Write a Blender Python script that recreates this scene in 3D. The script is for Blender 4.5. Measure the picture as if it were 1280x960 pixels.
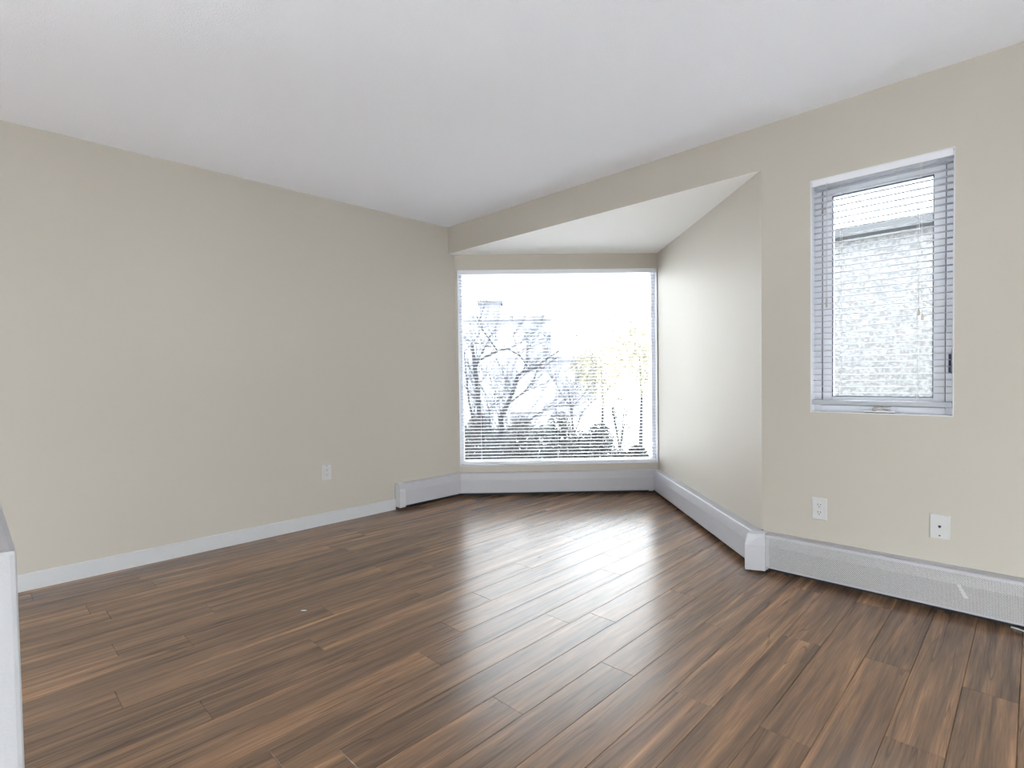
import bpy, bmesh, math, random
from mathutils import Vector, Matrix
random.seed(7)
for o in list(bpy.data.objects): bpy.data.objects.remove(o)
sc = bpy.context.scene
col = sc.collection

# ---------------------------------------------------------------- camera
FPX = 670.7146
PX0, PY0 = 632.2614, 487.5834          # principal point (small lens shift)
YAW, PITCH, ROLL = -0.7792, -0.0257, -0.0144
CAM = Vector((3.7804, -3.1105, 1.0924))
s_, c_ = math.sin(YAW), math.cos(YAW)
FW = Vector((s_*math.cos(PITCH), c_*math.cos(PITCH), math.sin(PITCH)))
RT0 = Vector((c_, -s_, 0)); UP0 = RT0.cross(FW)
RT = RT0*math.cos(ROLL) + UP0*math.sin(ROLL)
UP = UP0*math.cos(ROLL) - RT0*math.sin(ROLL)
cd = bpy.data.cameras.new('camera'); cam = bpy.data.objects.new('camera', cd); col.objects.link(cam)
cd.sensor_width = 36.0; cd.lens = FPX/1280*36; cd.shift_x = (640-PX0)/1280; cd.shift_y = (PY0-480)/1280; cd.clip_start = 0.02; cd.clip_end = 500
M = Matrix((RT, UP, -FW)).transposed().to_4x4(); M.translation = CAM
cam.matrix_world = M
sc.camera = cam

def at(px, py, depth):
    """point seen at pixel (px,py) at a real distance along the view axis"""
    return CAM + (FW + RT*((px-PX0)/FPX) - UP*((py-PY0)/FPX))*depth

# ---------------------------------------------------------------- light
SKY = 11.0
sc.view_settings.view_transform = 'Standard'; sc.view_settings.look = 'None'
sc.view_settings.exposure = 0.32; sc.view_settings.gamma = 1.0
sc.view_settings.use_curve_mapping = False
try:
    sc.cycles.diffuse_bounces = 7; sc.cycles.max_bounces = 14; sc.cycles.transparent_max_bounces = 24
except Exception: pass
w = bpy.data.worlds.new('overcast_sky'); sc.world = w; w.use_nodes = True
bg = w.node_tree.nodes['Background']; bg.inputs[0].default_value = (0.93, 0.97, 1.0, 1); bg.inputs[1].default_value = SKY

# ---------------------------------------------------------------- materials
def newmat(name):
    m = bpy.data.materials.new(name); m.use_nodes = True
    nt = m.node_tree; return m, nt, nt.nodes['Principled BSDF']
def pmat(name, c, rough=.5, spec=.5, metal=0, bump=None):
    m, nt, b = newmat(name)
    b.inputs['Base Color'].default_value = (*c, 1); b.inputs['Roughness'].default_value = rough
    b.inputs['Specular IOR Level'].default_value = spec; b.inputs['Metallic'].default_value = metal
    if bump:
        sc_, st, dist = bump
        tc = nt.nodes.new('ShaderNodeTexCoord'); nz = nt.nodes.new('ShaderNodeTexNoise'); bp = nt.nodes.new('ShaderNodeBump')
        nz.inputs['Scale'].default_value = sc_; nz.inputs['Detail'].default_value = 4
        bp.inputs['Strength'].default_value = st; bp.inputs['Distance'].default_value = dist
        nt.links.new(tc.outputs['Object'], nz.inputs['Vector']); nt.links.new(nz.outputs['Fac'], bp.inputs['Height'])
        nt.links.new(bp.outputs['Normal'], b.inputs['Normal'])
    return m
MAT = {}
MAT['wall'] = pmat('cream_wall_paint', (.505, .470, .415), .55, .3, bump=(160, .15, .002))
MAT['ceiling'] = pmat('stippled_ceiling_paint', (.86, .875, .925), .9, .2, bump=(190, .6, .004))
MAT['soffit'] = pmat('white_soffit_paint', (.90, .89, .865), .7, .3, bump=(160, .15, .002))
MAT['trim'] = pmat('white_trim_paint', (.56, .565, .58), .35, .45)
MAT['halfwall'] = pmat('white_half_wall_paint', (.43, .43, .447), .6, .3, bump=(220, .35, .002))
MAT['vinyl'] = pmat('white_vinyl', (.76, .77, .81), .35, .45)
MAT['heater'] = pmat('white_enamel', (.47, .47, .50), .38, .45)
MAT['dark'] = pmat('dark_steel_and_shade', (.03, .03, .035), .6, .3)  # real dark metal parts, and painted shade on the heater backs
MAT['plastic'] = pmat('white_plastic', (.56, .56, .555), .35, .5)
MAT['socket'] = pmat('grey_plastic', (.50, .50, .49), .35, .5)
MAT['black'] = pmat('black_plastic', (.01, .01, .01), .5, .4)
MAT['metal'] = pmat('brushed_metal', (.55, .53, .50), .35, .5, 1)
MAT['beige'] = pmat('beige_plastic', (.50, .45, .38), .4, .5)
MAT['gasket'] = pmat('dark_gasket', (.05, .06, .10), .6, .3)
MAT['cord'] = pmat('white_cord', (.75, .75, .76), .8, .2)
MAT['rail'] = pmat('grey_blind_rail', (.42, .44, .48), .35, .5)

def slat_mat():
    m, nt, b = newmat('white_blind_slat')
    b.inputs['Base Color'].default_value = (.50, .51, .54, 1); b.inputs['Roughness'].default_value = .4
    tr = nt.nodes.new('ShaderNodeBsdfTranslucent'); tr.inputs[0].default_value = (.8, .82, .86, 1)
    mx = nt.nodes.new('ShaderNodeMixShader'); mx.inputs[0].default_value = .06
    nt.links.new(b.outputs[0], mx.inputs[1]); nt.links.new(tr.outputs[0], mx.inputs[2])
    nt.links.new(mx.outputs[0], nt.nodes['Material Output'].inputs[0]); return m
MAT['slat'] = slat_mat()

def glass_mat():
    m = bpy.data.materials.new('window_glass'); m.use_nodes = True; nt = m.node_tree; nt.nodes.clear()
    out = nt.nodes.new('ShaderNodeOutputMaterial'); mx = nt.nodes.new('ShaderNodeMixShader')
    tr = nt.nodes.new('ShaderNodeBsdfTransparent'); tr.inputs[0].default_value = (.95, .965, .965, 1)
    gl = nt.nodes.new('ShaderNodeBsdfGlossy'); gl.inputs['Roughness'].default_value = 0.0
    fr = nt.nodes.new('ShaderNodeFresnel'); fr.inputs[0].default_value = 1.14
    nt.links.new(fr.outputs[0], mx.inputs[0]); nt.links.new(tr.outputs[0], mx.inputs[1]); nt.links.new(gl.outputs[0], mx.inputs[2])
    nt.links.new(mx.outputs[0], out.inputs[0]); return m
MAT['glass'] = glass_mat()

def perforated_mat():
    """enamelled sheet punched with rows of small staggered holes (holes are really open)"""
    m, nt, b = newmat('perforated_white_enamel')
    b.inputs['Base Color'].default_value = (.62, .62, .62, 1); b.inputs['Roughness'].default_value = .4
    N = nt.nodes.new; L = nt.links.new
    uv = N('ShaderNodeUVMap'); sep = N('ShaderNodeSeparateXYZ'); L(uv.outputs[0], sep.inputs[0])
    def math_(op, a, b_=None):
        n = N('ShaderNodeMath'); n.operation = op
        for i, v in enumerate((a, b_)):
            if v is None: continue
            if isinstance(v, (int, float)): n.inputs[i].default_value = v
            else: L(v, n.inputs[i])
        return n.outputs[0]
    P = .0068
    u = math_('MULTIPLY', sep.outputs[0], 1/P); v = math_('MULTIPLY', sep.outputs[1], 1/P)
    def grid(du):
        fu = math_('SUBTRACT', math_('FRACT', math_('ADD', u, du)), .5); fv = math_('SUBTRACT', math_('FRACT', math_('ADD', v, du)), .5)
        return math_('SQRT', math_('ADD', math_('MULTIPLY', fu, fu), math_('MULTIPLY', fv, fv)))
    d = math_('MINIMUM', grid(0.0), grid(0.5))
    hole = math_('LESS_THAN', d, .245)
    tr = N('ShaderNodeBsdfTransparent'); mx = N('ShaderNodeMixShader')
    L(hole, mx.inputs[0]); L(b.outputs[0], mx.inputs[1]); L(tr.outputs[0], mx.inputs[2])
    L(mx.outputs[0], nt.nodes['Material Output'].inputs[0]); return m
MAT['perf'] = perforated_mat()

def floor_mat():
    m, nt, b = newmat('walnut_laminate')
    N = nt.nodes.new; L = nt.links.new
    tc = N('ShaderNodeTexCoord'); at_ = N('ShaderNodeAttribute'); at_.attribute_name = 'board'
    sep = N('ShaderNodeSeparateColor'); L(at_.outputs['Color'], sep.inputs[0])
    off = N('ShaderNodeVectorMath'); off.operation = 'SCALE'; L(at_.outputs['Color'], off.inputs[0]); off.inputs['Scale'].default_value = 37.0
    pos = N('ShaderNodeVectorMath'); pos.operation = 'ADD'; L(tc.outputs['Object'], pos.inputs[0]); L(off.outputs[0], pos.inputs[1])
    def mapped(sx, sy):
        mp = N('ShaderNodeMapping'); mp.inputs['Scale'].default_value = (sx, sy, 1); L(pos.outputs[0], mp.inputs[0]); return mp.outputs[0]
    def noise(vec, scale, detail=3, rough=.5, dist=0):
        n = N('ShaderNodeTexNoise'); n.inputs['Scale'].default_value = scale; n.inputs['Detail'].default_value = detail
        n.inputs['Roughness'].default_value = rough; n.inputs['Distortion'].default_value = dist; L(vec, n.inputs['Vector']); return n.outputs['Fac']
    big = noise(mapped(13, .55), 1.0, 3, .55, 1.0)
    med = noise(mapped(38, 1.7), 1.0, 3, .6, .8)
    fine = noise(mapped(260, 7), 1.0, 2, .6, .2)
    def mth(op, a, b_):
        n = N('ShaderNodeMath'); n.operation = op
        for i, v in enumerate((a, b_)):
            if isinstance(v, (int, float)): n.inputs[i].default_value = v
            else: L(v, n.inputs[i])
        return n.outputs[0]
    mix = mth('ADD', mth('MULTIPLY', big, .50), mth('ADD', mth('MULTIPLY', med, .34), mth('MULTIPLY', fine, .22)))
    mix = mth('ADD', mix, mth('MULTIPLY', mth('SUBTRACT', sep.outputs[0], .5), .055))
    cr = N('ShaderNodeValToRGB'); L(mix, cr.inputs[0])
    e = cr.color_ramp.elements
    e[0].position = .34; e[0].color = (0.078, 0.050, 0.036, 1)
    e[1].position = .74; e[1].color = (0.554, 0.314, 0.169, 1)
    for p, c in ((.45, (0.136, 0.086, 0.059, 1)), (.53, (0.208, 0.126, 0.079, 1)), (.60, (0.284, 0.164, 0.097, 1)), (.67, (0.391, 0.222, 0.124, 1))):
        x = e.new(p); x.color = c
    # thin dark veins where the broad figure crosses its middle value
    vn = noise(mapped(13, .42), 1.0, 2, .5, .7)
    vein = N('ShaderNodeMapRange'); L(mth('ABSOLUTE', mth('SUBTRACT', vn, .5), 0), vein.inputs[0])
    vein.inputs[1].default_value = 0; vein.inputs[2].default_value = .010; vein.inputs[3].default_value = .5; vein.inputs[4].default_value = 0
    mc = N('ShaderNodeMix'); mc.data_type = 'RGBA'; L(vein.outputs[0], mc.inputs[0]); L(cr.outputs[0], mc.inputs[6]); mc.inputs[7].default_value = (.03, .02, .016, 1)
    L(mc.outputs[2], b.inputs['Base Color'])
    b.inputs['Roughness'].default_value = .27; b.inputs['Specular IOR Level'].default_value = .55
    bp = N('ShaderNodeBump'); bp.inputs['Strength'].default_value = .06; bp.inputs['Distance'].default_value = .001
    L(fine, bp.inputs['Height']); L(bp.outputs[0], b.inputs['Normal'])
    return m
MAT['floor'] = floor_mat()

def siding_mat(name, c, step, dark):
    m, nt, b = newmat(name); N = nt.nodes.new; L = nt.links.new
    tc = N('ShaderNodeTexCoord'); sep = N('ShaderNodeSeparateXYZ'); L(tc.outputs['Object'], sep.inputs[0])
    mu = N('ShaderNodeMath'); mu.operation = 'MULTIPLY'; mu.inputs[1].default_value = 1/step; L(sep.outputs[2], mu.inputs[0])
    fr = N('ShaderNodeMath'); fr.operation = 'FRACT'; L(mu.outputs[0], fr.inputs[0])
    lt = N('ShaderNodeMath'); lt.operation = 'LESS_THAN'; lt.inputs[1].default_value = .14; L(fr.outputs[0], lt.inputs[0])
    mc = N('ShaderNodeMix'); mc.data_type = 'RGBA'; L(lt.outputs[0], mc.inputs[0]); mc.inputs[6].default_value = (*c, 1); mc.inputs[7].default_value = (*dark, 1)
    L(mc.outputs[2], b.inputs['Base Color']); b.inputs['Roughness'].default_value = .8; return m
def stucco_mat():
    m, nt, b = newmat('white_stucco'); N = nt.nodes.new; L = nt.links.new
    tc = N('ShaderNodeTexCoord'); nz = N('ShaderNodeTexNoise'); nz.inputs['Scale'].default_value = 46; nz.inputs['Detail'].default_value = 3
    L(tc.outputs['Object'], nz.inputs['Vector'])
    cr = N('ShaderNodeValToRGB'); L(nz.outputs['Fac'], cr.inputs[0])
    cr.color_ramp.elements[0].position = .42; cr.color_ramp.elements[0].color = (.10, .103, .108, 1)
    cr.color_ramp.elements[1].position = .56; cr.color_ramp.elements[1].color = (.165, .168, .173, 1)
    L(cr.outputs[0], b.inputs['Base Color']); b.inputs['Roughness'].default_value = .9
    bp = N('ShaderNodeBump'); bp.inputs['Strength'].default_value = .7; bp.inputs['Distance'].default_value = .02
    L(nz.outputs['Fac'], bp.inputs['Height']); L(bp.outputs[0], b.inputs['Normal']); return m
MAT['siding'] = siding_mat('pale_blue_siding', (.185, .192, .212), .15, (.135, .138, .156))
MAT['siding2'] = siding_mat('lavender_siding', (.150, .155, .180), .18, (.110, .113, .132))
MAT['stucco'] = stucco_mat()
MAT['fascia'] = pmat('grey_fascia', (.06, .063, .068), .7, .3)
MAT['roof'] = pmat('grey_shingle', (.13, .13, .145), .9, .2, bump=(30, .6, .02))
MAT['ext_trim'] = pmat('exterior_trim', (.18, .187, .205), .7, .3)
MAT['ext_glass'] = pmat('dark_window_glass', (.125, .13, .147), .3, .3)
MAT['ground'] = pmat('snow_ground', (.86, .87, .88), .95, .1, bump=(6, .5, .05))
MAT['bark'] = pmat('dark_bark', (.034, .033, .037), .9, .2, bump=(60, .6, .01))
MAT['hedge'] = pmat('dark_hedge_leaf', (.042, .043, .043), .7, .3)
MAT['yellow'] = pmat('pale_yellow_leaf', (.185, .172, .118), .7, .3)
MAT['conifer'] = pmat('dark_green_needle', (.035, .042, .028), .7, .3)

# ---------------------------------------------------------------- mesh helpers
class MB:
    def __init__(s): s.v = []; s.f = []; s.sm = []; s.uv = {}
    def quad(s, pts, smooth=False, uv=None):
        i = len(s.v); s.v += [tuple(p) for p in pts]; s.f.append(tuple(range(i, i+len(pts)))); s.sm.append(smooth)
        if uv: s.uv[len(s.f)-1] = uv
    def hull8(s, p):           # p: 8 corners, bottom 4 ccw then top 4
        i = len(s.v); s.v += [tuple(q) for q in p]
        for f in ((3,2,1,0),(4,5,6,7),(0,1,5,4),(1,2,6,5),(2,3,7,6),(3,0,4,7)): s.f.append(tuple(i+k for k in f)); s.sm.append(False)
    def box(s, x0, x1, y0, y1, z0, z1):
        s.hull8([(x0,y0,z0),(x1,y0,z0),(x1,y1,z0),(x0,y1,z0),(x0,y0,z1),(x1,y0,z1),(x1,y1,z1),(x0,y1,z1)])
    def loft(s, rings, closed=True, caps=True, smooth=False):
        n = len(rings[0]); i = len(s.v)
        for r in rings: s.v += [tuple(p) for p in r]
        for k in range(len(rings)-1):
            for j in range(n if closed else n-1):
                a = i+k*n+j; b = i+k*n+(j+1) % n; s.f.append((a, b, b+n, a+n)); s.sm.append(smooth)
        if caps:
            s.f.append(tuple(i+j for j in reversed(range(n)))); s.sm.append(False)
            s.f.append(tuple(i+(len(rings)-1)*n+j for j in range(n))); s.sm.append(False)
    def tube(s, pts, rad, seg=8, caps=True):
        pts = [Vector(p) for p in pts]; rings = []
        if not isinstance(rad, (list, tuple)): rad = [rad]*len(pts)
        ref = None
        for k, p in enumerate(pts):
            t = (pts[min(k+1, len(pts)-1)]-pts[max(k-1, 0)]).normalized()
            if ref is None: ref = Vector((0,0,1)) if abs(t.z) < .9 else Vector((1,0,0))
            u = t.cross(ref)
            if u.length < 1e-4: u = t.cross(Vector((0,1,0)))
            u.normalize(); v = t.cross(u); ref = v.cross(t) if False else ref
            rings.append([p+(u*math.cos(2*math.pi*j/seg)+v*math.sin(2*math.pi*j/seg))*rad[k] for j in range(seg)])
        s.loft(rings, True, caps, True)
    def build(s, name, mat, parent=None, bevel=0, recalc=True):
        me = bpy.data.meshes.new(name); me.from_pydata(s.v, [], s.f); me.update()
        for p, q in zip(me.polygons, s.sm): p.use_smooth = q
        if s.uv:
            l = me.uv_layers.new(name='UVMap')
            for fi, uvs in s.uv.items():
                for li, c in zip(me.polygons[fi].loop_indices, uvs): l.data[li].uv = c
        if recalc:
            bm = bmesh.new(); bm.from_mesh(me); bmesh.ops.recalc_face_normals(bm, faces=bm.faces); bm.to_mesh(me); bm.free()
        o = bpy.data.objects.new(name, me); col.objects.link(o); me.materials.append(MAT[mat] if isinstance(mat, str) else mat)
        if bevel:
            b = o.modifiers.new('bevel', 'BEVEL'); b.width = bevel; b.segments = 2; b.limit_method = 'ANGLE'; b.angle_limit = .6
        if parent is not None:
            o.parent = parent; o.matrix_parent_inverse = parent.matrix_basis.inverted()
        return o
def empty(name, loc=(0,0,0)):
    o = bpy.data.objects.new(name, None); col.objects.link(o); o.location = loc; o.empty_display_size = .1; return o
def tag(o, label=None, cat=None, group=None, kind=None):
    if label: o['label'] = label
    if cat: o['category'] = cat
    if group: o['group'] = group
    if kind: o['kind'] = kind
    return o
class Fr:
    """wall frame: s along the wall, o out of the wall into the room, z up"""
    def __init__(s, a, b):
        s.a = Vector((a[0], a[1], 0)); d = Vector((b[0]-a[0], b[1]-a[1], 0)); s.len = d.length; s.t = d.normalized(); s.n = Vector((s.t.y, -s.t.x, 0))
    def p(s, u, o, z): return s.a+s.t*u+s.n*o+Vector((0,0,z))
    def box(s, mb, u0, u1, o0, o1, z0, z1):
        mb.hull8([s.p(u0,o0,z0), s.p(u1,o0,z0), s.p(u1,o1,z0), s.p(u0,o1,z0), s.p(u0,o0,z1), s.p(u1,o0,z1), s.p(u1,o1,z1), s.p(u0,o1,z1)])
    def ring(s, mb, u0, u1, z0, z1, o0, o1, wl, wr=None, wb=None, wt=None):
        """rectangular frame of bars"""
        wr = wl if wr is None else wr; wb = wl if wb is None else wb; wt = wl if wt is None else wt
        s.box(mb, u0, u0+wl, o0, o1, z0, z1); s.box(mb, u1-wr, u1, o0, o1, z0, z1)
        s.box(mb, u0+wl, u1-wr, o0, o1, z0, z0+wb); s.box(mb, u0+wl, u1-wr, o0, o1, z1-wt, z1)

# ---------------------------------------------------------------- plan
H = 2.44; HB = 2.2031; TH = .14
A = (0, .0756); B = (1.3008, 1.4066); C = (2.7010, 0)
XR, YB = 6.3, -6.6
LEFT = Fr((0, YB), A); BAY = Fr(A, B); SIDE = Fr(B, C); RIGHT = Fr(C, (XR, 0)); EAST = Fr((XR, 0), (XR, YB)); BACK = Fr((XR, YB), (0, YB))

def wall(name, fr, z1, opening=None, ext=(0, 0), z0=-1.22):
    mb = MB(); u0, u1 = -ext[0], fr.len+ext[1]
    if not opening: fr.box(mb, u0, u1, -TH, 0, z0, z1)
    else:
        a, b, c, d = opening
        for q in ((u0, a, z0, z1), (b, u1, z0, z1), (a, b, z0, c), (a, b, d, z1)):
            if q[1]-q[0] > 1e-4 and q[3]-q[2] > 1e-4: fr.box(mb, q[0], q[1], -TH, 0, q[2], q[3])
    return tag(mb.build(name, 'wall'), kind='structure')
W1 = (.022, 1.853, .272, 2.066)                       # bay window opening along BAY
W2 = (2.945-C[0], 3.520-C[0], .883, 2.078)            # right window opening along RIGHT
W5 = (.2, 2.5, .05, 1.70)  # opening for an added window, out of view, feeding light to the ceiling
wall('wall_left', LEFT, H, W5)
wall('wall_bay', BAY, HB+.1, W1)
wall('wall_bay_side', SIDE, HB+.1)
wall('wall_right', RIGHT, H, W2, ext=(0, TH))
W4 = (.5, 6.4, .05, .98)  # added opening beyond the frame, lets extra light in from the right
wall('wall_east', EAST, H, W4, ext=(0, TH))
W3 = (.3, 5.9, .05, .66)  # added unseen opening, kept low so mostly bounced light enters
wall('wall_back', BACK, H, W3, ext=(0, TH))
mb = MB(); mb.hull8([(0,0,HB),(C[0],0,HB),(C[0]+.1,.1,HB+.004),(0,.1,HB+.004),(0,0,H),(C[0],0,H),(C[0]+.1,.1,H),(0,.1,H)])
tag(mb.build('wall_header', 'wall'), kind='structure')
mb = MB()
pl = [(-.12,.0015),(C[0]+.05,.0015),(B[0]+.05,B[1]+.12),(-.12,A[1]+.02)]
mb.loft([[(x,y,HB) for x,y in pl],[(x,y,HB+.1) for x,y in pl]])
tag(mb.build('ceiling_bay', 'soffit'), kind='structure')
mb = MB(); mb.box(-TH, XR+TH, YB-TH, TH, H, H+.12)
tag(mb.build('ceiling', 'ceiling'), kind='structure')

# floor of boards: columns run along y, end joints measured from the photograph
WID = .1424; BL = 1.247
KNOWN = {0:-.718, 1:-1.408, 2:-.738, 3:-1.415, 4:-.853, 5:-1.432, 6:-.622, 7:-1.115, 8:-1.26, 9:-.617, 10:-1.639, 11:-1.325,
         12:-.868, 13:-1.516, 14:-1.928, 15:-1.224, 16:-.209, 17:-2.306, 18:-2.012, 21:-2.414, -2:-.717}
def build_floor():
    rnd = random.Random(3)
    bm = bmesh.new(); lay = bm.loops.layers.float_color.new('board')
    g = .0015; dz = .0022
    for k in range(-22, 26):
        xc = 3.395-.1424*k; x0, x1 = max(xc-WID/2, -.01), min(xc+WID/2, XR+.01)
        if x1-x0 < .004: continue
        j = KNOWN.get(k, -rnd.random()*BL)
        y = j-math.ceil((j-YB)/BL)*BL
        while y < 1.45:
            y0, y1 = max(y, YB-.01), min(y+BL, 1.45); y += BL
            if y1-y0 < .01: continue
            c = (rnd.random(), rnd.random(), rnd.random(), 1)
            o = [bm.verts.new((px, py, -dz)) for px, py in ((x0,y0),(x1,y0),(x1,y1),(x0,y1))]
            i = [bm.verts.new((px, py, 0)) for px, py in ((x0+g,y0+g),(x1-g,y0+g),(x1-g,y1-g),(x0+g,y1-g))]
            fs = [bm.faces.new(i)]+[bm.faces.new((o[a], o[(a+1) % 4], i[(a+1) % 4], i[a])) for a in range(4)]
            for f in fs:
                for l in f.loops: l[lay] = c
    bmesh.ops.bisect_plane(bm, geom=bm.verts[:]+bm.edges[:]+bm.faces[:], plane_co=(0,.03,0), plane_no=(0,1,0))
    bmesh.ops.split_edges(bm, edges=[e for e in bm.edges if all(abs(v.co.y-.03) < 1e-5 for v in e.verts)])
    for fr in (BAY, SIDE):
        up = [f for f in bm.faces if f.calc_center_median().y > .03]
        geom = list(set(up) | set(e for f in up for e in f.edges) | set(v for f in up for v in f.verts))
        bmesh.ops.bisect_plane(bm, geom=geom, plane_co=fr.p(0,-.01,0), plane_no=-fr.n, clear_outer=True)
    me = bpy.data.meshes.new('floor'); bm.to_mesh(me); bm.free()
    o = bpy.data.objects.new('floor', me); col.objects.link(o); me.materials.append(MAT['floor'])
    return tag(o, kind='structure')
build_floor()
mb = MB(); pl = [(-.1,YB-.1),(XR+.1,YB-.1),(XR+.1,.05),(C[0]+.04,.05),(B[0],B[1]+.05),(-.1,A[1]+.02)]
mb.loft([[(x,y,-.12) for x,y in pl],[(x,y,-.004) for x,y in pl]])
tag(mb.build('floor_base', 'dark'), kind='structure')

# baseboards
def baseboard(name, fr, u0, u1):
    mb = MB(); pr = [(0,0),(.012,0),(.012,.086),(.008,.0907),(0,.0907)]
    mb.loft([[fr.p(u, o, z) for o, z in pr] for u in (u0, u1)])
    return tag(mb.build(name, 'trim'), kind='structure')
YH = .61                                              # left heater starts 0.61 m before the header plane
baseboard('baseboard_left', LEFT, 2.6, LEFT.len-A[1]-YH-.003)

# half wall at the left edge of the picture
mb = MB(); mb.box(1.9, 2.940, -3.195, -3.0715, 0, .90)
tag(mb.build('wall_half', 'halfwall', bevel=.006), kind='structure')

# ---------------------------------------------------------------- windows
def window_unit(name, fr, op, o_out, o_in, fw, sash, s_in, bottom=None):
    u0, u1, z0, z1 = op; bottom = bottom or fw
    mb = MB(); fr.ring(mb, u0, u1, z0, z1, o_out, o_in, fw, None, bottom, None)
    f = tag(mb.build(name, 'vinyl', bevel=.002), kind='structure')
    a, b, c, d = u0+fw, u1-fw, z0+bottom, z1-fw
    if sash:
        mb = MB(); fr.ring(mb, a+.004, b-.004, c+.004, d-.004, o_out+.01, s_in, sash); mb.build('sash', 'vinyl', f, bevel=.002)
        mb = MB(); fr.ring(mb, a+.0005, b-.0005, c+.0005, d-.0005, o_out+.015, s_in-.004, .0032); mb.build('gasket', 'gasket', f)
        a, b, c, d = a+sash+.004, b-sash-.004, c+sash+.004, d-sash-.004
        mb = MB(); fr.ring(mb, a, b, c, d, s_in-.012, s_in-.004, .004); mb.build('glazing_bead', 'gasket', f)
    mb = MB(); fr.box(mb, a-.004, b+.004, o_out+.028, o_out+.034, c-.004, d+.004); mb.build('pane', 'glass', f)
    return f
def liner(win, fr, op, o0):
    mb = MB(); fr.ring(mb, op[0], op[1], op[2], op[3], o0, .0012, .0035); mb.build('jamb_liner', 'vinyl', win)
win1 = window_unit('window_1', BAY, W1, -.13, -.066, .036, 0, 0)
win2 = window_unit('window_2', RIGHT, W2, -.135, -.062, .034, .042, -.072)
liner(win1, BAY, W1, -.066); liner(win2, RIGHT, W2, -.062)
# casement hardware on the right window
mb = MB(); uc = 3.238-C[0]
RIGHT.box(mb, uc-.060, uc+.060, -.062, -.034, .8835, .889); mb.build('operator_slot', 'black', win2, bevel=.001)
mb = MB(); RIGHT.box(mb, uc-.066, uc+.066, -.062, -.032, .889, .899); mb.build('operator_cover', 'vinyl', win2, bevel=.003)
mb = MB(); mb.tube([RIGHT.p(uc-.024,-.036,.899), RIGHT.p(uc-.014,-.030,.914), RIGHT.p(uc+.004,-.028,.917), RIGHT.p(uc+.022,-.027,.907), RIGHT.p(uc+.045,-.027,.902)], [.009,.008,.006,.005,.005], 8)
mb.build('crank_handle', 'beige', win2)
mb = MB(); RIGHT.box(mb, W2[1]-.026, W2[1]-.012, -.062, -.050, 1.075, 1.185); mb.build('lock_plate', 'vinyl', win2, bevel=.002)
mb = MB(); RIGHT.box(mb, W2[1]-.022, W2[1]-.014, -.050, -.036, 1.080, 1.165); mb.build('lock_lever', 'gasket', win2, bevel=.002)
# unseen low windows, added out of view and sized to brighten the room
mb = MB(); BACK.ring(mb, *W3, -.11, -.03, .05); m3 = (W3[0]+W3[1])/2; BACK.box(mb, m3-.04, m3+.04, -.11, -.03, W3[2]+.05, W3[3]-.05)
win3 = tag(mb.build('added_window_3', 'vinyl', bevel=.003), kind='structure')
mb = MB(); EAST.ring(mb, *W4, -.11, -.03, .05); m4 = (W4[0]+W4[1])/2; EAST.box(mb, m4-.04, m4+.04, -.11, -.03, W4[2]+.05, W4[3]-.05)
mb2 = MB(); LEFT.ring(mb2, *W5, -.11, -.03, .05); win5 = tag(mb2.build('added_window_5', 'vinyl', bevel=.003), kind='structure')
mb2 = MB(); LEFT.box(mb2, W5[0]+.05, W5[1]-.05, -.08, -.074, W5[2]+.05, W5[3]-.05); mb2.build('pane', 'glass', win5)
win4 = tag(mb.build('added_window_4', 'vinyl', bevel=.003), kind='structure')
mb = MB(); EAST.box(mb, W4[0]+.05, W4[1]-.05, -.08, -.074, W4[2]+.05, W4[3]-.05); mb.build('pane', 'glass', win4)
mb = MB(); BACK.box(mb, W3[0]+.05, W3[1]-.05, -.08, -.074, W3[2]+.05, W3[3]-.05); mb.build('pane', 'glass', win3)

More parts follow.
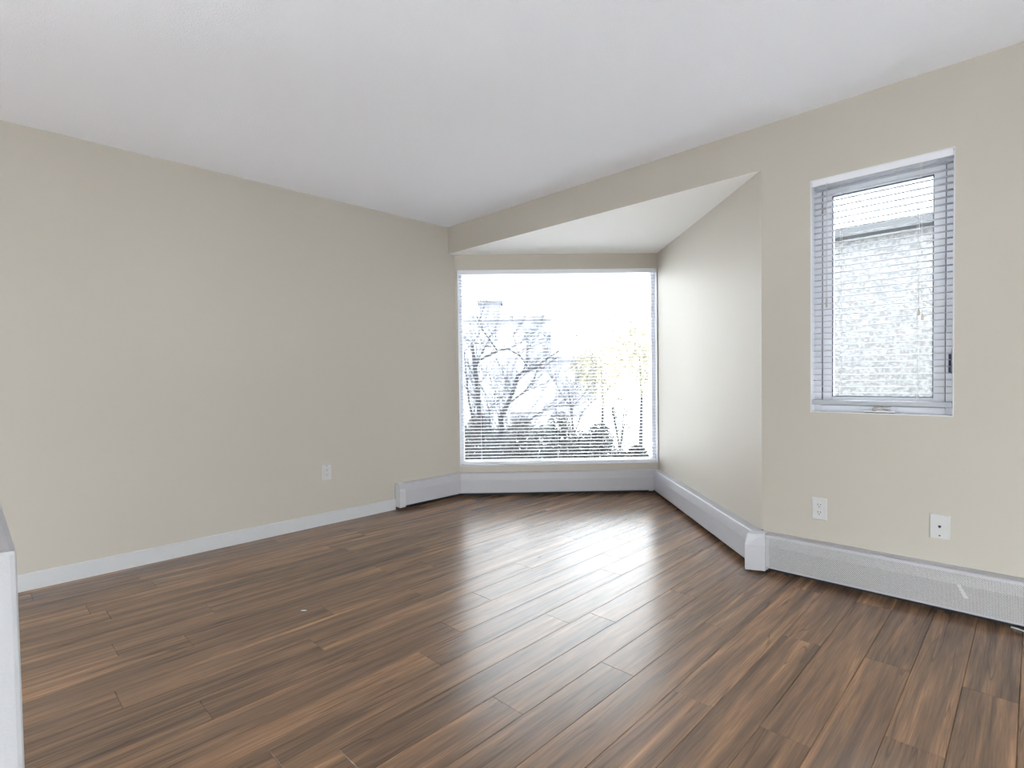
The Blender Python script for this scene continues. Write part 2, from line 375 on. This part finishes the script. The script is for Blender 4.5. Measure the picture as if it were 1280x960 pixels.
# ---------------------------------------------------------------- blinds
def blind(fr, u0, u1, z0, z1, oc, pitch, rail_h, bot_h, cords, label, wand_u, lift_u, lift_z, rail_mat):
    root = tag(empty('window_blind', fr.p((u0+u1)/2, oc, z0)), label, 'blind')
    mb = MB(); hw = .0225
    pr = [(-hw,0),(hw,0),(hw,rail_h),(hw-.004,rail_h),(hw-.004,.004),(-hw+.004,.004),(-hw+.004,rail_h),(-hw,rail_h)]
    mb.loft([[fr.p(u, oc+o, z1-rail_h+z) for o, z in pr] for u in (u0, u1)]); mb.build('headrail', 'vinyl', root)
    mb = MB(); pr = [(-.018,.004),(-.014,0),(.014,0),(.018,.004),(.018,bot_h-.004),(.010,bot_h),(-.010,bot_h),(-.018,bot_h-.004)]
    mb.loft([[fr.p(u, oc+o, z0+z) for o, z in pr] for u in (u0, u1)]); mb.build('bottom_rail', rail_mat, root)
    # one crowned slat, then copies of it
    mb = MB(); n = 6; prof = []
    for k in range(n+1):
        x = -.0172+.0344*k/n; prof.append((x, .0028*(1-(x/.0172)**2)))
    ring = prof+[(x, z-.0007) for x, z in reversed(prof)]
    zs = z1-rail_h-.022
    mb.loft([[fr.p(u, oc+o, z) for o, z in ring] for u in (u0+.003, u1-.003)])
    first = mb.build('slat', 'slat', root); k = 0; z = zs; first.location.z = zs
    while z-pitch > z0+bot_h+.008:
        z -= pitch; k += 1
        c = first.copy(); col.objects.link(c); c.parent = root; c.matrix_parent_inverse = first.matrix_parent_inverse.copy(); c.location.z = z
    for u in cords:
        mb = MB()
        for oo in (-.0185, .0185): mb.tube([fr.p(u, oc+oo, z1-rail_h), fr.p(u, oc+oo, z0+bot_h-.004)], .0007, 5)
        mb.build('ladder_cord', 'cord', root)
    if wand_u is not None:
        mb = MB(); mb.tube([fr.p(wand_u, oc+.03, z1-rail_h+.004), fr.p(wand_u, oc+.03, 1.47)], .0022, 6); w_ = mb.build('tilt_wand', 'plastic', root)
        mb = MB(); mb.tube([fr.p(wand_u, oc+.03, 1.47), fr.p(wand_u, oc+.03, 1.455), fr.p(wand_u, oc+.03, 1.42)], [.0024,.005,.004], 8); mb.build('wand_grip', 'beige', w_)
    if lift_u is not None:
        mb = MB()
        for du in (-.006, .006): mb.tube([fr.p(lift_u+du*.4, oc+.027, z1-rail_h+.004), fr.p(lift_u+du, oc+.027, lift_z)], .0008, 5)
        l_ = mb.build('lift_cord', 'cord', root)
        for du, dz in ((-.006, .012), (.008, -.012)):
            mb = MB(); mb.tube([fr.p(lift_u+du, oc+.027, lift_z+dz+.006), fr.p(lift_u+du, oc+.027, lift_z+dz), fr.p(lift_u+du, oc+.027, lift_z+dz-.022), fr.p(lift_u+du, oc+.027, lift_z+dz-.026)], [.0016,.0035,.006,.004], 8)
            mb.build('tassel', 'beige', l_)
    return root
blind(BAY, W1[0]+.008, W1[1]-.008, W1[2]+.010, W1[3]-.004, -.026, .0296, .034, .022, [.22, .93, 1.63],
      'wide white horizontal blind with open slats in the bay window', None, None, None, 'vinyl')
blind(RIGHT, W2[0]+.006, W2[1]-.006, .922, W2[3]-.004, -.024, .0305, .030, .026, [3.077-C[0], 3.387-C[0]],
      'narrow white horizontal blind in the tall window on the right wall', 3.020-C[0], 3.400-C[0], 1.36, 'rail')

# ---------------------------------------------------------------- baseboard heaters
HT = .2138
def heater(fr, u0, u1, m0, m1, label, perforated=False, caps=(), joints=()):
    """m0,m1: how much each end recedes per unit of offset (mitres)"""
    root = tag(empty('baseboard_heater', fr.p((u0+u1)/2, .03, 0)), label, 'heater', None)
    def pt(end, o, z): return fr.p((u0+m0*o) if end == 0 else (u1-m1*o), o, z)
    def strip(mb, pts, th, uvs=False):
        # thin folded sheet following pts (offset,z) with thickness th inwards
        inn = []
        for i, (o, z) in enumerate(pts): inn.append((o-th, z-th*.25))
        ring = list(pts)+list(reversed(inn))
        mb.loft([[pt(e, o, z) for o, z in ring] for e in (0, 1)])
    mb = MB(); mb.loft([[pt(e, o, z) for o, z in [(0.0005,.0005),(.004,.0005),(.004,HT-.004),(.0005,HT-.004)]] for e in (0, 1)]); mb.build('shade_back_plate', 'dark', root)  # dark and run down to the floor, painting in the shade under the heater
    mb = MB(); strip(mb, [(.0005,HT),(.030,HT-.0015),(.053,.2110),(.0575,.2055)] if not perforated else [(.0005,HT),(.030,HT-.0015),(.053,.2110),(.050,.204),(.053,.194)], .0012); mb.build('top_cover', 'heater', root)
    if not perforated:
        mb = MB(); strip(mb, [(.0575,.2055),(.067,.150),(.067,.036),(.063,.031),(.050,.029)], .0012); mb.build('front_panel', 'heater', root)
    else:
        mb = MB(); segs = [(.053,.194),(.067,.150),(.067,.040)]; v = 0
        for (o0,z0),(o1,z1) in zip(segs[:-1], segs[1:]):
            d = math.hypot(o1-o0, z1-z0); L = u1-u0
            mb.quad([pt(0,o0,z0), pt(1,o0,z0), pt(1,o1,z1), pt(0,o1,z1)], uv=[(0,v),(L,v),(L,v+d),(0,v+d)]); v += d
        mb.build('grille', 'perf', root)
        mb = MB(); strip(mb, [(.067,.040),(.067,.034),(.063,.030),(.050,.028)], .0012); mb.build('bottom_lip', 'heater', root)
    for e in caps:                                      # closed end caps a little proud of the run
        mb = MB(); a, b = (u0, u0+.058) if e == 0 else (u1-.058, u1)
        pr = [(0.0005,.022),(.070,.020),(.0705,.150),(.052,.207),(.040,.2165),(.0005,.2195)]
        mb.loft([[fr.p(u, o, z) for o, z in pr] for u in (a, b)]); mb.build('end_cap', 'trim', root, bevel=.003)
    for u in joints:                                    # narrow splice covers
        mb = MB(); strip2 = [(.0005,HT+.001),(.030,HT-.0003),(.047,.214),(.0505,.2075),(.0685,.150),(.0685,.026)]
        inn = [(o-.0015, z) for o, z in strip2]
        mb.loft([[fr.p(u+d, o, z) for o, z in strip2+inn[::-1]] for d in (-.02, .02)]); mb.build('joint_cover', 'heater', root)
    n = max(2, int((u1-u0)/.62)+1)
    for i in range(n):                                  # hanger brackets under the cover
        u = u0+.10+(u1-u0-.2)*i/(n-1)
        mb = MB(); fr.box(mb, u-.010, u+.010, .004, .030, .0, .003); fr.box(mb, u-.010, u+.010, .004, .007, .0, .03); mb.build('bracket', 'dark', root)
    return root
T22 = math.tan(math.radians(22.5))
heater(LEFT, LEFT.len-A[1]-YH, LEFT.len, 0, T22, 'short white baseboard heater with end cap on the left wall', caps=(0,))
heater(BAY, 0, BAY.len, T22, 1.0, 'white baseboard heater under the wide bay window', joints=(BAY.len-.095,))
heater(SIDE, 0, SIDE.len-.012, 1.0, 0, 'white smooth baseboard heater along the alcove side wall')
hr = heater(RIGHT, .035, RIGHT.len-.02, 0, 0, 'long perforated white baseboard heater on the right wall', perforated=True)
# outside corner cover where the side run meets the right run
FL, FRp, TL, TR = (2.651,-.120), (2.743,-.077), (2.657,-.100), (2.730,-.058)
mb = MB(); k1 = SIDE.p(SIDE.len-.060, .0005, 0); k1 = (k1.x, k1.y); k2 = (C[0]+.040, -.0005); kc = (C[0]-.0006, -.0012)
rings = []
for z, l, r in ((.014, FL, FRp), (.150, FL, FRp), (.209, TL, TR), (.2165, (TL[0]+.004, TL[1]+.016), (TR[0], TR[1]+.012))):
    rings.append([(*k1, z), (*l, z), (*r, z), (*k2, z), (*kc, z)])
mb.loft(rings); oc = mb.build('corner_cover', 'heater', hr, bevel=.0015)
mb = MB(); q = Vector((2.708, -.012, .2175)); mb.tube([q, q+Vector((0,0,.003))], .004, 8); mb.build('screw', 'black', hr)
mb = MB(); u = 3.563-C[0]
mb.quad([RIGHT.p(u-.022,.0684,.150), RIGHT.p(u-.010,.0684,.152), RIGHT.p(u+.018,.0684,.098), RIGHT.p(u+.002,.0684,.096)])
mb.quad([RIGHT.p(u-.022,.0674,.150), RIGHT.p(u-.010,.0674,.152), RIGHT.p(u+.018,.0674,.098), RIGHT.p(u+.002,.0674,.096)])
mb.build('tape_patch', 'plastic', hr)['label'] = 'small pale strip of tape'

# ---------------------------------------------------------------- wall plates
def disc(mb, fr, u, o, z, r, d, seg=16, sx=1, flat=None):
    rings = []
    for oo in (o, o+d):
        ring = []
        for j in range(seg):
            a = 2*math.pi*j/seg; x, y = r*math.cos(a), r*math.sin(a)
            if flat: y = max(-flat, min(flat, y))
            ring.append(fr.p(u+x*sx, oo, z+y))
        rings.append(ring)
    mb.loft(rings)
def plate(name, fr, u, z, w_, h_, label, cat):
    root = tag(empty(name, fr.p(u, 0, z)), label, cat)
    mb = MB(); mb.loft([[fr.p(u+a*w_/2, 0, z+b*h_/2) for a, b in ((-1,-1),(1,-1),(1,1),(-1,1))],
                        [fr.p(u+a*w_/2, .0025, z+b*h_/2) for a, b in ((-1,-1),(1,-1),(1,1),(-1,1))],
                        [fr.p(u+a*(w_/2-.004), .006, z+b*(h_/2-.004)) for a, b in ((-1,-1),(1,-1),(1,1),(-1,1))]])
    mb.build('cover_plate', 'plastic', root); return root
def receptacle(root, fr, u, z, name='receptacle'):
    mb = MB(); disc(mb, fr, u, .006, z, .0172, .0022, 20, 1, .0142); r = mb.build(name, 'plastic', root)
    for du, hh in ((-.0064,.0075),(.0064,.0060)):
        mb = MB(); fr.box(mb, u+du-.0013, u+du+.0013, .0080, .0086, z+.003-hh/2, z+.003+hh/2+.002); mb.build('slot', 'black', r)
    mb = MB(); disc(mb, fr, u, .0080, z-.0075, .0027, .0006, 10); mb.build('slot', 'black', r)
def screw(root, fr, u, z, mat='metal', r=.0028):
    mb = MB(); disc(mb, fr, u, .0055, z, r, .0014, 10); return mb.build('screw', mat, root)
# duplex outlet on the right wall
uo, zo = 2.987-C[0], .381
pr_ = plate('wall_outlet', RIGHT, uo, zo, .070, .114, 'white duplex power outlet on the right wall below the window', 'outlet')
receptacle(pr_, RIGHT, uo, zo+.0195); receptacle(pr_, RIGHT, uo, zo-.0195); screw(pr_, RIGHT, uo, zo)
# phone plate
up_, zp = 3.475-C[0], .380
pp = plate('phone_jack_plate', RIGHT, up_, zp, .074, .114, 'white phone jack plate above the perforated heater, right of the duplex outlet', 'wall plate')
mb = MB(); disc(mb, RIGHT, up_, .006, zp, .0155, .002, 20); jk = mb.build('jack_ring', 'plastic', pp)
mb = MB(); RIGHT.box(mb, up_-.0055, up_+.0055, .0078, .0086, zp-.002, zp+.006); RIGHT.box(mb, up_-.003, up_+.003, .0078, .0086, zp-.0055, zp-.002); mb.build('socket', 'black', jk)
screw(pp, RIGHT, up_, zp+.041, 'plastic'); screw(pp, RIGHT, up_, zp-.041, 'dark', .0034)
# rectangular outlet on the left wall
ul, zl = LEFT.len-A[1]-1.209, .3925
pl_ = plate('wall_outlet', LEFT, ul, zl, .074, .117, 'white rectangular power outlet on the left wall', 'outlet')
mb = MB(); LEFT.box(mb, ul-.0175, ul+.0175, .0055, .0068, zl-.0345, zl+.0345); mb.build('surround', 'socket', pl_)
mb = MB(); LEFT.box(mb, ul-.0165, ul+.0125, .0060, .0105, zl-.031, zl+.033); rc = mb.build('receptacle', 'plastic', pl_, bevel=.001)
for zz in (zl+.017, zl-.016):
    for du in (-.0075, .0045):
        mb = MB(); LEFT.box(mb, ul+du-.0011, ul+du+.0011, .0103, .0108, zz-.001, zz+.007); mb.build('slot', 'black', rc)
    mb = MB(); disc(mb, LEFT, ul-.0015, .0103, zz-.0065, .0025, .0005, 10); mb.build('slot', 'black', rc)
screw(pl_, LEFT, ul, zl+.049, 'dark', .003); screw(pl_, LEFT, ul, zl-.049, 'plastic')

# small things on the floor
mb = MB(); q = Vector((1.331, -2.009, .0005)); d = Vector((.72,.69,0)); e = Vector((-.69,.72,0))
mb.loft([[q+d*a+e*b for a, b in ((-.014,-.001),(-.005,-.003),(.006,-.003),(.015,.001),(.004,.003),(-.006,.002))],
         [q+d*a+e*b+Vector((0,0,.003)) for a, b in ((-.011,-.001),(-.005,-.002),(.006,-.002),(.012,.001),(.004,.002),(-.006,.001))]])
tag(mb.build('paper_scrap', 'plastic'), 'tiny pale scrap lying on the dark wood floor', 'scrap')
mb = MB(); mb.tube([(3.715,-.028,.004),(3.74,-.036,.004),(3.77,-.05,.004),(3.80,-.075,.004),(3.84,-.095,.004),(3.95,-.105,.004),(4.25,-.09,.004)], .0035, 8)
tag(mb.build('cable', 'cord'), 'thin white cable on the floor below the perforated heater', 'cable')

# ---------------------------------------------------------------- outdoors
GZ = -1.2
mb = MB(); mb.box(-80, 60, -60, 90, GZ-.3, GZ)
tag(mb.build('ground', 'ground'), kind='structure')

# pale house beyond the bare tree: front wall square to the view, seen from left of the frame to pixel 690
def at_flat(px, depth): 
    p = at(px, 462, depth); return Vector((p.x, p.y, 0))
def block(root, name, mat, px0, px1, d0, thick, z0, z1):
    a, b = at_flat(px0, d0), at_flat(px1, d0); t = (b-a).normalized(); n = Vector((-t.y, t.x, 0))
    mb = MB(); mb.hull8([a+Vector((0,0,z0)), b+Vector((0,0,z0)), b+n*thick+Vector((0,0,z0)), a+n*thick+Vector((0,0,z0)),
                         a+Vector((0,0,z1)), b+Vector((0,0,z1)), b+n*thick+Vector((0,0,z1)), a+n*thick+Vector((0,0,z1))])
    return mb.build(name, mat, root)
ha = tag(empty('house', (*at_flat(630, 22).xy, GZ)), 'pale blue sided house seen through the bay window at left behind the bare tree', 'house')
block(ha, 'wall', 'siding', 520, 690, 20, 4.5, GZ, 3.15)
block(ha, 'roof', 'roof', 515, 692, 19.7, 5.0, 3.15, 3.34)
block(ha, 'dormer', 'siding2', 600, 627, 21, 1.2, 3.34, 3.98)
block(ha, 'dormer_roof', 'roof', 597, 630, 20.8, 1.6, 3.98, 4.08)
for px in (588, 640, 668):
    f = block(ha, 'window', 'ext_trim', px-9, px+9, 19.95, .1, .6, 1.9); block(f and ha, 'pane', 'ext_glass', px-7, px+7, 19.92, .05, .72, 1.78).parent = f
block(ha, 'gutter', 'fascia', 637, 671, 19.6, .3, -.34, -.22)
hb_ = tag(empty('house', (*at_flat(715, 27).xy, GZ)), 'lavender grey house in the middle of the bay window view', 'house')
block(hb_, 'wall', 'siding2', 655, 746, 29, 7, GZ, 1.95)
block(hb_, 'roof', 'roof', 652, 749, 28.7, 7.6, 1.95, 2.12)
for px in (705, 730):
    f = block(hb_, 'window', 'ext_trim', px-7, px+7, 28.95, .1, .1, 1.2); p_ = block(hb_, 'pane', 'ext_glass', px-5.5, px+5.5, 28.92, .05, .2, 1.1); p_.parent = f
# neighbouring stucco house close to the right window
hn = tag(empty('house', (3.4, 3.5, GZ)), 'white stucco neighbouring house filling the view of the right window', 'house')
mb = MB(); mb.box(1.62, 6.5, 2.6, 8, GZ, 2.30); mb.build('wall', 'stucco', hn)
mb = MB(); mb.box(1.50, 6.6, 2.48, 8.1, 2.30, 2.385); mb.build('fascia', 'fascia', hn)
mb = MB(); mb.hull8([(1.5,2.48,2.385),(6.6,2.48,2.385),(6.6,8.1,2.385),(1.5,8.1,2.385),(1.5,5,2.75),(6.6,5,2.75),(6.6,5.4,2.75),(1.5,5.4,2.75)]); mb.build('roof', 'roof', hn)

# bare tree
def limb(mb, pts, r0, r1, seg=6):
    n = len(pts); mb.tube(pts, [r0+(r1-r0)*i/(n-1) for i in range(n)], seg, True)
def twigs(mb, p, d, L, r, lvl, rnd):
    pts = [p]; q = p.copy(); dd = d.normalized()
    for i in range(4):
        dd = (dd+Vector((rnd.uniform(-.35,.35), rnd.uniform(-.35,.35), rnd.uniform(-.2,.35)))).normalized()
        q = q+dd*L/4; pts.append(q.copy())
    limb(mb, pts, r, r*.45, 4 if lvl < 2 else 5)
    if lvl > 0:
        for i in range(1, 5):
            for _ in range(2 if lvl > 1 else 1):
                nd = (dd+Vector((rnd.uniform(-1,1), rnd.uniform(-1,1), rnd.uniform(-.5,.9)))).normalized()
                twigs(mb, pts[i], nd, L*rnd.uniform(.45,.7), r*.55, lvl-1, rnd)
def bare_tree(label, base, limbs, D, seed, tw):
    rnd = random.Random(seed)
    root = tag(empty('bare_tree', (*at_flat(base[0], D).xy, GZ)), label, 'tree')
    for k, (nm, path, r0, r1) in enumerate(limbs):
        dz = 0 if nm == 'trunk' else rnd.uniform(-.3, .3); n = len(path); pts = []
        for i, (x, y) in enumerate(path):
            p = at(x, y, D+dz*i/max(1, n-1)); pts.append(p)
        if nm == 'trunk': pts[0].z = GZ-.02
        mb = MB(); limb(mb, pts, r0, r1, 8)
        for i in range(1, n):
            for _ in range(tw):
                a = pts[i-1].lerp(pts[i], rnd.random()); t = (pts[i]-pts[i-1]).normalized()
                nd = (t*.5+Vector((rnd.uniform(-1,1), rnd.uniform(-1,1), rnd.uniform(-.3,1)))).normalized()
                twigs(mb, a, nd, rnd.uniform(.40,.85), .0062, 2, rnd)
        mb.build(nm, 'bark', root)
    return root
bare_tree('leafless dark tree nearest the bay window at left', (612, 640), [
    ('trunk', [(612,640),(606,590),(603,560),(600,530),(598,500),(594,460),(590,430)], .055, .022),
    ('branch', [(594,460),(599,450),(622,439),(635,436),(650,445),(662,462)], .022, .007),
    ('branch', [(622,439),(605,415),(599,402),(590,385)], .012, .005),
    ('branch', [(608,605),(618,565),(627,537),(626,522),(634,506),(638,497),(647,470),(652,466),(670,460),(680,451),(700,438)], .05, .010),
    ('branch', [(634,506),(655,490),(665,478),(671,464)], .014, .006),
    ('branch', [(620,560),(630,542),(650,527),(662,526),(680,512),(694,505)], .022, .006),
    ('branch', [(603,560),(592,530),(586,500),(583,470),(580,440)], .022, .006),
    ('branch', [(606,590),(622,560),(612,535),(612,510),(628,495)], .02, .006)], 8.0, 5, 2)
bare_tree('leafless tree further off in the middle of the bay window view', (722, 640), [
    ('trunk', [(722,640),(720,580),(717,545),(714,510),(710,485)], .05, .02),
    ('branch', [(717,545),(728,515),(742,500),(760,492)], .02, .006),
    ('branch', [(714,510),(700,490),(690,470),(686,450)], .018, .006),
    ('branch', [(714,510),(728,495),(740,480),(744,462)], .016, .006),
    ('branch', [(720,560),(740,540),(765,535)], .016, .006)], 13.5, 9, 2)

def leaf_cloud(mb, c, rx, ry, rz, n, size, rnd, cone=False):
    for _ in range(n):
        while True:
            x, y, z = rnd.uniform(-1,1), rnd.uniform(-1,1), rnd.uniform(-1,1)
            if cone:
                rr = (1-z)/2
                if x*x+y*y < rr*rr: break
            elif x*x+y*y+z*z < 1 : break
        p = Vector((c[0]+x*rx, c[1]+y*ry, c[2]+z*rz))
        u = Vector((rnd.uniform(-1,1), rnd.uniform(-1,1), rnd.uniform(-1,1))).normalized(); v = u.cross(Vector((rnd.uniform(-1,1), rnd.uniform(-1,1), rnd.uniform(-1,1)))).normalized(); s = size*rnd.uniform(.6,1.3)
        mb.quad([p-u*s, p-v*s*.45, p+u*s, p+v*s*.45])
def shrub(label, px, depth, w_, h_, mat, n, size, seed, cone=False, group=None, name='shrub', cat='shrub'):
    rnd = random.Random(seed); b = at_flat(px, depth); root = tag(empty(name, (b.x, b.y, GZ)), label, cat, group)
    mb = MB(); leaf_cloud(mb, (b.x, b.y, GZ+h_*.55), w_, w_, h_*.5, n, size, rnd, cone); mb.build('foliage', mat, root, recalc=False)
    mb = MB()
    for k in range(5):
        a = rnd.uniform(0, 6.28); mb.tube([(b.x, b.y, GZ-.02), (b.x+.2*w_*math.cos(a), b.y+.2*w_*math.sin(a), GZ+h_*.3), (b.x+.55*w_*math.cos(a), b.y+.55*w_*math.sin(a), GZ+h_*.75)], [.03,.02,.008], 5)
    mb.build('stem', 'bark', root); return root
SHR = ((574,10.1,.31,1.55,'leftmost dark hedge shrub at the window bottom, left of the tree trunks'), (598,11.5,.34,1.68,'dark hedge shrub directly behind the leaning trunks of the near bare tree'),
       (624,10.1,.31,1.50,'dark hedge shrub just right of the near bare tree trunk'), (649,11.5,.34,1.66,'dark hedge shrub under the gutter of the pale blue house'),
       (674,10.1,.31,1.50,'dark hedge shrub below the right edge of the pale blue house'), (699,11.5,.34,1.72,'tall dark hedge shrub before the lavender house, left of the far bare tree'),
       (722,10.1,.30,1.38,'dark hedge shrub in front of the far bare tree trunk'), (748,11.5,.33,1.42,'dark hedge shrub just left of the cone shaped shrub'),
       (772,10.1,.28,.98,'low dark hedge shrub below the cone shaped shrub'), (796,11.5,.26,.86,'rightmost and lowest dark hedge shrub at the window bottom'))
for i, (px, dp, wd, ht, lab) in enumerate(SHR):
    shrub(lab, px, dp, wd, ht*.87, 'hedge', 2600, .040, 20+i, group='hedge shrubs outside the bay window')
shrub('dark green cone shaped shrub at right in the bay window view', 774, 16, .50, 2.0, 'conifer', 700, .04, 41, True)
def leafy_tree(label, px, depth, h_, w_, n, seed):
    rnd = random.Random(seed); b = at_flat(px, depth); root = tag(empty('leafy_tree', (b.x, b.y, GZ)), label, 'tree', None)
    mb = MB(); 
    for k in range(9):
        a = rnd.uniform(0, 6.28); leaf_cloud(mb, (b.x+w_*.55*math.cos(a), b.y+w_*.55*math.sin(a), GZ+h_*rnd.uniform(.35,.85)), w_*.55, w_*.55, h_*.22, n//9, .07, rnd)
    mb.build('foliage', 'yellow', root, recalc=False)
    mb = MB(); mb.tube([(b.x,b.y,GZ-.02),(b.x+.05,b.y,GZ+h_*.35),(b.x-.1,b.y+.1,GZ+h_*.8)], [.07,.05,.015], 8); mb.build('trunk', 'bark', root)
leafy_tree('broad pale yellow leafy tree at the far right of the bay window view', 800, 17, 4.4, 1.9, 5200, 51)
leafy_tree('smaller pale yellow leafy tree beside the lavender house', 752, 21.5, 3.6, 1.4, 3000, 52)
